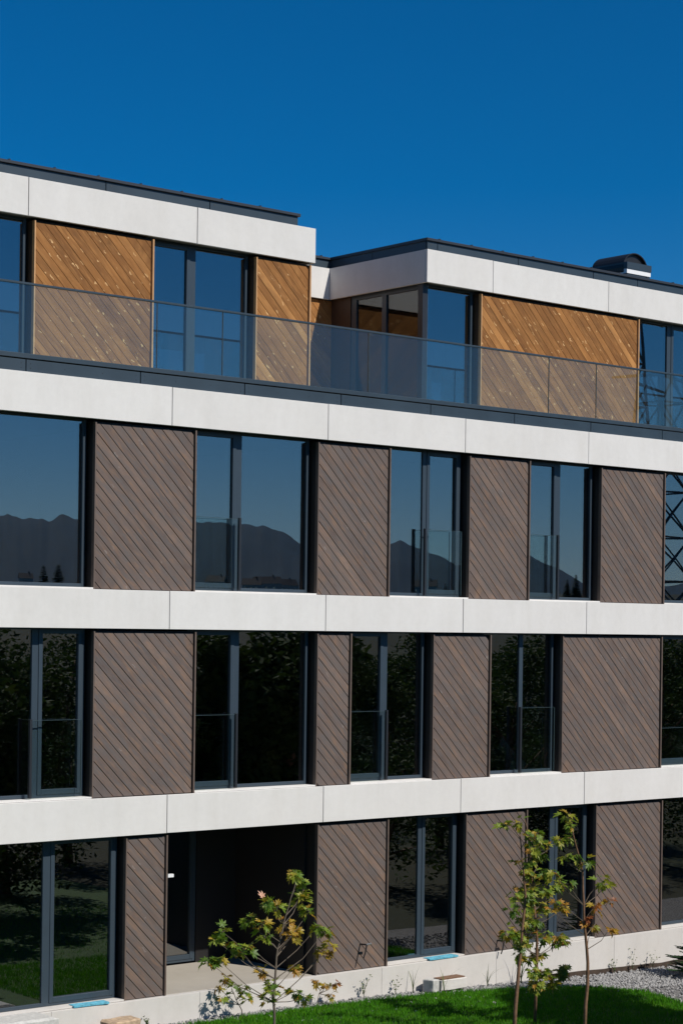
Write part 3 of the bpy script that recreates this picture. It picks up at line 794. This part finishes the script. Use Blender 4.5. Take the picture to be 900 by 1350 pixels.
A2_CL = [(22.83, 0.63, 0.15, 0), (23.21, 0.71, 0.17, 0), (23.49, 0.73, 0.11, 0), (22.91, 1.02, 0.16, 0), (22.65, 1.08, 0.11, 0), (23.43, 1.3, 0.16, 0), (23.61, 1.26, 0.09, 0), (22.85, 1.39, 0.2, 0), (22.3, 1.52, 0.15, 0), (22.44, 1.46, 0.11, 0), (22.55, 1.9, 0.2, 0), (23.08, 1.85, 0.15, 0), (22.91, 1.63, 0.17, 0), (22.8, 2.18, 0.18, 0), (22.66, 2.43, 0.15, 0), (23.0, 2.41, 0.15, 0), (23.47, 2.19, 0.12, 0), (23.29, 2.14, 0.11, 0), (22.79, 2.79, 0.17, 0), (22.92, 3.02, 0.14, 0), (22.74, 2.57, 0.15, 0), (23.08, 2.87, 0.11, 0), (23.29, 2.93, 0.1, 0), (22.64, 1.69, 0.15, 0), (23.01, 2.1, 0.15, 0), (22.8, 1.94, 0.16, 0), (23.1, 1.04, 0.13, 0), (22.74, 0.85, 0.11, 0), (23.42, 1.83, 0.11, 1), (23.1, 2.65, 0.13, 0), (23.32, 0.6, 0.14, 0), (23.04, 0.58, 0.13, 0), (23.44, 0.84, 0.1, 0), (22.65, 1.27, 0.14, 0), (23.08, 1.36, 0.14, 0), (22.96, 0.83, 0.14, 0), (22.63, 2.1, 0.15, 0)]
A1_PATH = [(21.54, -4.2, 0.27), (21.61, -4.2, 0.98), (21.68, -4.2, 1.55), (21.75, -4.2, 2.24), (21.67, -4.2, 2.83), (21.6, -4.2, 3.24)]
A1_CL = [(21.53, 3.36, 0.15, 0), (21.4, 3.33, 0.11, 0), (21.65, 3.14, 0.09, 0), (21.36, 2.04, 0.11, 0), (21.27, 1.66, 0.12, 0), (21.71, 2.71, 0.11, 0), (21.68, 2.22, 0.11, 0), (21.63, 1.5, 0.1, 0)]
B_PATH = [(22.35, -4.9, 0.29), (22.42, -4.9, 1.23), (22.3, -4.9, 1.87), (22.27, -4.9, 2.62), (22.04, -4.9, 3.21), (21.97, -4.9, 3.54)]
B_CL = [(21.99, 3.47, 0.16, 0), (21.87, 3.34, 0.11, 0), (22.08, 3.14, 0.09, 0), (22.13, 2.86, 0.14, 0), (22.34, 2.77, 0.12, 0), (21.88, 2.88, 0.11, 0), (22.58, 2.49, 0.14, 0), (22.77, 2.4, 0.12, 0), (21.7, 2.1, 0.11, 1), (21.75, 2.23, 0.09, 0), (22.48, 2.12, 0.13, 2), (22.96, 2.11, 0.13, 2), (22.37, 1.9, 0.11, 2), (22.76, 1.74, 0.1, 1), (22.61, 1.77, 0.07, 1), (21.64, 2.67, 0.11, 0), (21.97, 2.47, 0.12, 0)]
C_PATH = [(16.58, -4.6, 0.93), (16.56, -4.6, 1.41), (16.6, -4.6, 1.85), (16.68, -4.6, 2.15), (16.79, -4.6, 2.52), (16.93, -4.6, 2.86)]
C_CL = [(16.89, 2.95, 0.1, 0), (17.0, 2.81, 0.16, 0), (17.12, 2.7, 0.13, 0), (17.05, 2.58, 0.15, 0), (17.19, 2.41, 0.13, 0), (17.22, 2.22, 0.13, 0), (17.33, 2.15, 0.1, 0), (16.36, 2.62, 0.09, 0), (16.4, 2.57, 0.09, 0), (16.53, 2.54, 0.1, 0), (16.3, 2.32, 0.14, 0), (16.17, 2.36, 0.1, 0), (16.86, 2.25, 0.14, 1), (16.8, 2.11, 0.12, 1), (17.01, 2.15, 0.11, 1), (15.77, 2.25, 0.14, 0), (15.66, 2.15, 0.11, 0), (15.94, 2.07, 0.1, 0), (16.22, 2.02, 0.1, 0), (16.05, 1.94, 0.07, 0), (15.5, 1.89, 0.12, 0), (15.61, 1.91, 0.11, 0), (16.44, 1.42, 0.14, 0), (16.62, 1.46, 0.1, 0), (16.87, 1.37, 0.11, 0), (17.02, 1.26, 0.09, 0), (16.48, 1.27, 0.1, 0), (16.44, 1.65, 0.1, 1), (17.4, 1.83, 0.1, 1), (17.51, 1.92, 0.1, 1), (16.94, 1.68, 0.08, 1), (16.44, 2.11, 0.07, 0)]
D_PATH = [(19.33, -0.35, 0.08), (19.17, -0.35, 0.34), (19.03, -0.35, 0.6)]
D_CL = [(19.06, 0.57, 0.13, 0), (19.22, 0.46, 0.12, 0), (18.93, 0.39, 0.11, 0), (19.01, 0.7, 0.1, 1), (19.32, 0.54, 0.11, 0), (18.84, 0.57, 0.09, 1), (19.37, 0.32, 0.1, 0)]
E_PATH = [(20.84, -0.35, 0.03), (20.88, -0.35, 0.25), (20.98, -0.35, 0.39)]
E_CL = [(20.83, 0.45, 0.09, 1), (20.99, 0.37, 0.09, 1), (21.19, 0.38, 0.09, 2), (21.08, 0.23, 0.09, 1)]
PINKP = (16.32, -4.65, 2.68)
sapling('maple_sapling', A2_PATH, A2_CL, 'dense columnar green sapling at the lawn edge before the tall ground floor window', M['bark'], .028, 21, .17, 1)
sapling('maple_sapling', A1_PATH, A1_CL, 'slim sapling with straight reddish trunk and few leaves left of the dense green column', M['bark'], .034, 8, .18, 2)
sapling('maple_sapling', B_PATH, B_CL, 'sparse sapling with rust and orange leaves, rightmost on the lawn', M['bark'], .030, 7, .185, 3)
sapling('maple_sapling', C_PATH, C_CL, 'open branching sapling with one pink leaf in front of the dark entrance', M['twig'], .020, 12, .175, 4, extra=PINKP)
sapling('maple_seedling', D_PATH, D_CL, 'low leafy seedling at the wall left of the entrance sapling', M['twig'], .010, 8, .17, 5, depth=.1, cat='plant')
sapling('maple_seedling', E_PATH, E_CL, 'tiny yellow brown seedling in the gravel right of the entrance', M['twig'], .008, 7, .16, 6, depth=.08, cat='plant')

# small weeds in the gravel
def weed(x, y, h, n, label, kind='grass', seed=0):
    rg = random.Random(seed); base = Vector((x, y, gz(x)-.03))
    o_ = MB()
    for i in range(n):
        a = rg.uniform(0, 6.28); ln = h*rg.uniform(.6, 1.1); lean = rg.uniform(.15, .8)
        px, py = math.cos(a), math.sin(a); wv = Vector((-py, px, 0))*(.009 if kind == 'grass' else .004)
        prev = None; pts = []
        for k in range(6):
            u = k/5; pts.append(base+Vector((px*lean*ln*u*u, py*lean*ln*u*u, ln*(u-.35*lean*u**3))))
        for k in range(5):
            w0, w1 = wv*(1-k/5.2), wv*(1-(k+1)/5.2)
            o_.add([pts[k]-w0, pts[k]+w0, pts[k+1]+w1, pts[k+1]-w1], [(0, 1, 2, 3)])
            if kind == 'leafy' and k > 0:
                for s_ in (-1, 1):
                    d = Vector((rg.uniform(-1, 1), rg.uniform(-1, 1), rg.uniform(.1, .7))).normalized()*rg.uniform(.03, .055)
                    sd = d.cross(Vector((0, 0, 1))).normalized()*.014
                    o_.add([pts[k], pts[k]+d*.5+sd, pts[k]+d, pts[k]+d*.5-sd], [(0, 1, 2, 3)])
    ob = o_.build('weed', M['weed'])
    return tag(ob, label, 'weed')
weed(22.05, -.12, .50, 6, 'leafy weed against the plinth below the left tap', 'leafy', 1)
weed(22.75, -.14, .38, 4, 'small leafy weed below the door sill right of the tap', 'leafy', 2)
weed(23.15, -.15, .50, 5, 'thin grass tuft in the gravel left of the concrete cube', 'grass', 3)
weed(23.65, -.40, .60, 5, 'grass tuft growing beside the small concrete cube', 'grass', 4)
weed(24.85, -.25, .48, 6, 'short grass tuft right of the stone slab', 'grass', 5)
weed(25.75, -.20, .75, 11, 'large grass tuft at the plinth beside the dense sapling', 'grass', 6)
weed(28.35, -.12, .34, 5, 'pale weed at the plinth below the right timber panel', 'leafy', 7)
weed(28.85, -.12, .50, 3, 'upright weed at the plinth, tallest near the right spruce', 'leafy', 8)
weed(29.4, -.15, .45, 5, 'faint weed partly behind the spruce branch', 'leafy', 9)
weed(17.55, -.2, .26, 7, 'weed beside the sandstone block at lower left', 'leafy', 10)

# ------------------------------------------------------------------ spruce at the right edge
def spruce(name, base, h, rad, label, seed, dense=1.0, grp=None, fat=1.0):
    rg = random.Random(seed); base = Vector(base)
    T_ = empty(name, base, label, 'tree', grp); inv = Matrix.Translation(-base)
    o = MB().tube([base+Vector((0, 0, -.1)), base+Vector((0, 0, h))], [h*.02+.01, .006], 7).build('trunk', M['bark'], T_, True); o.matrix_parent_inverse = inv
    nb_ = MB(); z = .08*h
    while z < h*.98:
        u = z/h; k = max(4, int(9*(1-u)+3)); L = rad*(1-u)**.85+.02*h
        for q in range(k):
            a = 6.283*q/k+rg.uniform(-.3, .3); ln = L*rg.uniform(.75, 1.1)
            d = Vector((math.cos(a), math.sin(a), rg.uniform(-.1, .22)))
            p0 = base+Vector((0, 0, z))
            ns = max(5, int(11*dense))
            side = d.cross(Vector((0, 0, 1))).normalized()
            for j in range(ns):
                t_ = (j+1)/ns; p = p0+d*ln*t_+Vector((0, 0, -.12*ln*t_*(1-t_)))
                sl__ = ln*.30*(1-.7*t_)+.02*h
                for s_ in (-1, 1, 0):
                    e = p+(side*s_*.9+d*.8).normalized()*sl__*rg.uniform(.7, 1.1)+Vector((0, 0, rg.uniform(-.02, .03)*ln))
                    wv = Vector((0, 0, 1))*sl__*.10*fat; sv = (e-p).cross(Vector((0, 0, 1))).normalized()*sl__*.13*fat
                    nb_.add([p-wv, p+sv, p+wv, p-sv, e], [(0, 1, 4), (1, 2, 4), (2, 3, 4), (3, 0, 4)])
        z += h*.055*rg.uniform(.8, 1.2)/fat**.8
    o = nb_.build('crown', M['needle'], T_); o.matrix_parent_inverse = inv
    return T_
spruce('spruce_tree', (29.55, -1.25, gz(29.55)-.02), 1.35, .72, 'young spruce whose branch tips reach in at the right edge', 11, 1.6)

# ------------------------------------------------------------------ surroundings mirrored in the windows
def pol(px, t):                       # a spot at distance t from the facade, in the mirrored line of sight
    a = YAW+math.atan((px-450)/FPX); return CD*math.tan(a)+t*math.sin(a), -t*math.cos(a)
def broadleaf(name, x, y, h, rad, label, seed, z0=None, n=2600, low=.25, grp=None, ls=.16):
    rg = random.Random(seed); z0 = hill(x, y)-.2 if z0 is None else z0
    base = Vector((x, y, z0)); T_ = empty(name, base, label, 'tree', grp); inv = Matrix.Translation(-base)
    tr = MB(); tr.tube([base+Vector((0, 0, -.2)), base+Vector((.05*h*rg.uniform(-1, 1), 0, h*.45)), base+Vector((0, .03*h, h*.85))], [h*.022, h*.016, h*.004], 8)
    blobs = []
    for i in range(16):
        u = rg.random(); zc = h*(low+(1-low)*u*.93); rr = rad*(math.sin(math.pi*(.12+.83*u))**.7)
        a = rg.uniform(0, 6.283); q = rg.uniform(.25, .85)*rr
        c = base+Vector((math.cos(a)*q, math.sin(a)*q, zc)); blobs.append((c, rad*rg.uniform(.28, .5)))
        tr.tube([base+Vector((0, 0, max(h*.12, zc-q*1.1))), c], [h*.008, h*.002], 5)
    o = tr.build('trunk', M['bark'], T_, True); o.matrix_parent_inverse = inv
    lf = MB()
    for i in range(n):
        c, r_ = rg.choice(blobs)
        d = Vector((rg.gauss(0, 1), rg.gauss(0, 1), rg.gauss(0, .8))).normalized()*r_*rg.random()**.4
        p = c+d; s_ = ls*rg.uniform(.6, 1.3)
        a = Vector((rg.gauss(0, 1), rg.gauss(0, 1), rg.gauss(0, .6))).normalized()*s_; b = a.cross(Vector((rg.gauss(0, 1), rg.gauss(0, 1), rg.gauss(0, 1)))).normalized()*s_*.55
        lf.add([p-a*.6, p+b*.6, p+a, p-b*.6], [(0, 1, 2, 3)])
    o = lf.build('crown', M['foliage'], T_); o.matrix_parent_inverse = inv
    return T_
G2 = 'trees mirrored in the lower windows'; LB = 'leafy tree beyond the lawn, mirrored dark in the lower windows'
for i, (px, t_, h, rad) in enumerate([(20, 40, 5.4, 2.0), (70, 46, 4.6, 1.6), (-60, 43, 6.0, 2.2), (470, 42, 5.6, 1.7), (505, 48, 5.8, 1.8), (548, 44, 5.4, 1.6), (655, 40, 5.5, 1.5), (690, 47, 6.0, 1.9), (880, 41, 5.2, 1.9), (930, 50, 6.2, 2.4), (770, 52, 5.0, 2.0), (610, 58, 5.2, 2.2), (300, 60, 3.6, 1.8), (1010, 44, 5.8, 2.3)]):
    x, y = pol(px, t_); broadleaf('broadleaf_tree', x, y, h, rad, LB, 100+i, n=6000, low=.12, grp=G2, ls=.12)
NG = 'trees beside the lawn mirrored in the ground floor windows'
for i, (px, t_, h, rad) in enumerate([(30, 17, 6.2, 2.4), (110, 24, 6.5, 2.6), (-90, 22, 6.0, 2.4), (250, 28, 5.0, 2.2), (530, 16, 5.6, 2.1), (600, 24, 6.6, 2.6), (700, 19, 6.0, 2.3), (760, 27, 6.8, 2.8), (890, 17, 6.2, 2.4), (960, 25, 6.8, 2.8), (430, 33, 5.2, 2.6)]):
    x, y = pol(px, t_); broadleaf('broadleaf_tree', x, y, h, rad, 'bushy tree beside the lawn, mirrored in the ground floor windows', 200+i, n=8000, low=.10, grp=NG, ls=.11)
# tree standing right of the picture: shades the right part of the lawn
broadleaf('shade_tree', 26.9, -7.3, 6.0, 2.3, 'leafy tree standing beside the lawn that throws the shadow on the grass', 55, z0=-.15, n=16000, low=.42, ls=.16)
broadleaf('shade_tree', 25.5, -8.4, 6.0, 2.0, 'second leafy tree beside the lawn shading the grass near the saplings', 56, z0=-.15, n=13000, low=.42, ls=.16)
broadleaf('shade_tree', 21.2, -12.4, 6.4, 2.4, 'added leafy tree shading the lawn that the leftmost ground floor door mirrors', 57, z0=-.15, n=8000, low=.3, ls=.16)  # unseen tree, added to shade the lawn mirrored in the left door
# clipped hedge
mb = MB(); rg = random.Random(9)
p0, p1 = Vector((*pol(120, 46), 0)), Vector((*pol(470, 46), 0)); dv = (p1-p0).normalized(); nv = Vector((-dv.y, dv.x, 0)); Lh = (p1-p0).length
for i in range(15000):
    u = rg.random()*Lh; v = rg.uniform(-.7, .7); z = 2.75*rg.random()**.6
    if abs(v) < .45 and z < 2.3: v = math.copysign(rg.uniform(.45, .7), v)
    p = p0+dv*u+nv*v+Vector((0, 0, z-.25+.1*noise.noise(Vector((u*.6, 0, 0))))); s_ = rg.uniform(.08, .16)
    a = Vector((rg.gauss(0, 1), rg.gauss(0, 1), rg.gauss(0, .6))).normalized()*s_; b = a.cross(Vector((rg.gauss(0, 1), rg.gauss(0, 1), rg.gauss(0, 1)))).normalized()*s_*.6
    mb.add([p-a, p+b, p+a, p-b], [(0, 1, 2, 3)])
tag(mb.build('hedge', M['foliage']), 'clipped hedge mirrored in the wide second floor window', 'hedge')
# far conifers and houses on the rise
for i, (px, h) in enumerate([(60, 6.6), (79, 6.9), (106, 4.5), (-30, 5.5), (590, 3.6), (605, 4.2), (750, 3.8), (762, 4.4)]):
    x, y = pol(px, 240); spruce('far_spruce', (x, y, hill(x, y)-.3), h, h*.22, 'dark spruce on the far rise mirrored in the third floor windows', 30+i, 1.0, 'spruces on the far rise', 2.6)
def house(px, t_, w_, d_, h, rz, label):
    x, y = pol(px, t_); z = hill(x, y)-.4
    H = empty('far_house', (x, y, z), label, 'house', 'houses on the far rise'); H.rotation_euler = (0, 0, rz)
    MB().box(-w_/2, w_/2, -d_/2, d_/2, 0, h).build('wall', M['plinth'], H)
    rf = MB().add([(-w_/2-.4, -d_/2-.4, h), (w_/2+.4, -d_/2-.4, h), (w_/2+.4, d_/2+.4, h), (-w_/2-.4, d_/2+.4, h), (-w_/2-.4, 0, h+d_*.42), (w_/2+.4, 0, h+d_*.42)], [(0, 1, 5, 4), (2, 3, 4, 5), (0, 4, 3), (1, 2, 5), (0, 3, 2, 1)]).build('roof', M['tile'], H)
    MB().box(w_*.2, w_*.2+.7, -.9, -.2, h, h+d_*.42+.8).build('chimney', M['tile'], rf)
    for k in range(3): MB().box(-w_/2+1+k*w_/3.4, -w_/2+2.1+k*w_/3.4, d_/2+.003, d_/2+.03, 1, 2.4).build('window', M['pane'], H)
hl = 'small gabled house on the far rise mirrored in the third floor windows'
for a in ((34, 930, 6, 6, 5.4, .4), (285, 950, 9, 8, 4.6, .9), (332, 910, 9, 8, 3.6, .7), (352, 940, 13, 9, 4.2, .5), (378, 960, 10, 8, 4.0, .2), (560, 940, 12, 8, 3.8, .8)): house(*a, hl)
# lattice mast on the right
x, y = pol(872, 62); mz = hill(x, y)-.3
Mm = empty('lattice_mast', (x, y, mz), 'steel lattice mast mirrored in the rightmost windows', 'mast')
mb = MB(); H_ = 27; nseg = 12
for sx in (-1, 1):
    for sy in (-1, 1): mb.tube([(sx*1.9, sy*1.9, 0), (sx*.35, sy*.35, H_)], [.11, .07], 6)
mb.build('legs', M['rust'], Mm)
br = MB()
for i in range(nseg):
    z0, z1 = H_*i/nseg, H_*(i+1)/nseg; a0, a1 = 1.9-1.55*i/nseg, 1.9-1.55*(i+1)/nseg
    for (p, q) in (((-1, -1), (1, -1)), ((1, -1), (1, 1)), ((1, 1), (-1, 1)), ((-1, 1), (-1, -1))):
        br.tube([(p[0]*a0, p[1]*a0, z0), (q[0]*a1, q[1]*a1, z1)], [.05, .05], 4); br.tube([(q[0]*a0, q[1]*a0, z0), (p[0]*a1, p[1]*a1, z1)], [.05, .05], 4)
        br.tube([(p[0]*a1, p[1]*a1, z1), (q[0]*a1, q[1]*a1, z1)], [.05, .05], 4)
br.build('bracing', M['rust'], Mm)
for z, l in ((19, 3.6), (22.5, 3.0), (25.5, 2.4)):
    MB().tube([(-l, 0, z), (0, 0, z+.5), (l, 0, z)], [.06, .12, .06], 6).build('cross_arm', M['rust'], Mm)

# ------------------------------------------------------------------ air
hz = MB().box(-8200, 8240, -8200, 8200, -2.5, 420).build('haze', [])
hm = bpy.data.materials.new('haze_air'); hm.use_nodes = True; ht = hm.node_tree; ht.nodes.clear()
pv = ht.nodes.new('ShaderNodeVolumePrincipled'); pv.inputs['Color'].default_value = (.22, .56, 1, 1); pv.inputs['Density'].default_value = 3.2e-5; pv.inputs['Anisotropy'].default_value = .3
ho = ht.nodes.new('ShaderNodeOutputMaterial'); ht.links.new(pv.outputs[0], ho.inputs['Volume'])
hz.data.materials.append(hm); tag(hz, 'thin bluish air that fades the mirrored mountains', 'haze', kind='stuff')
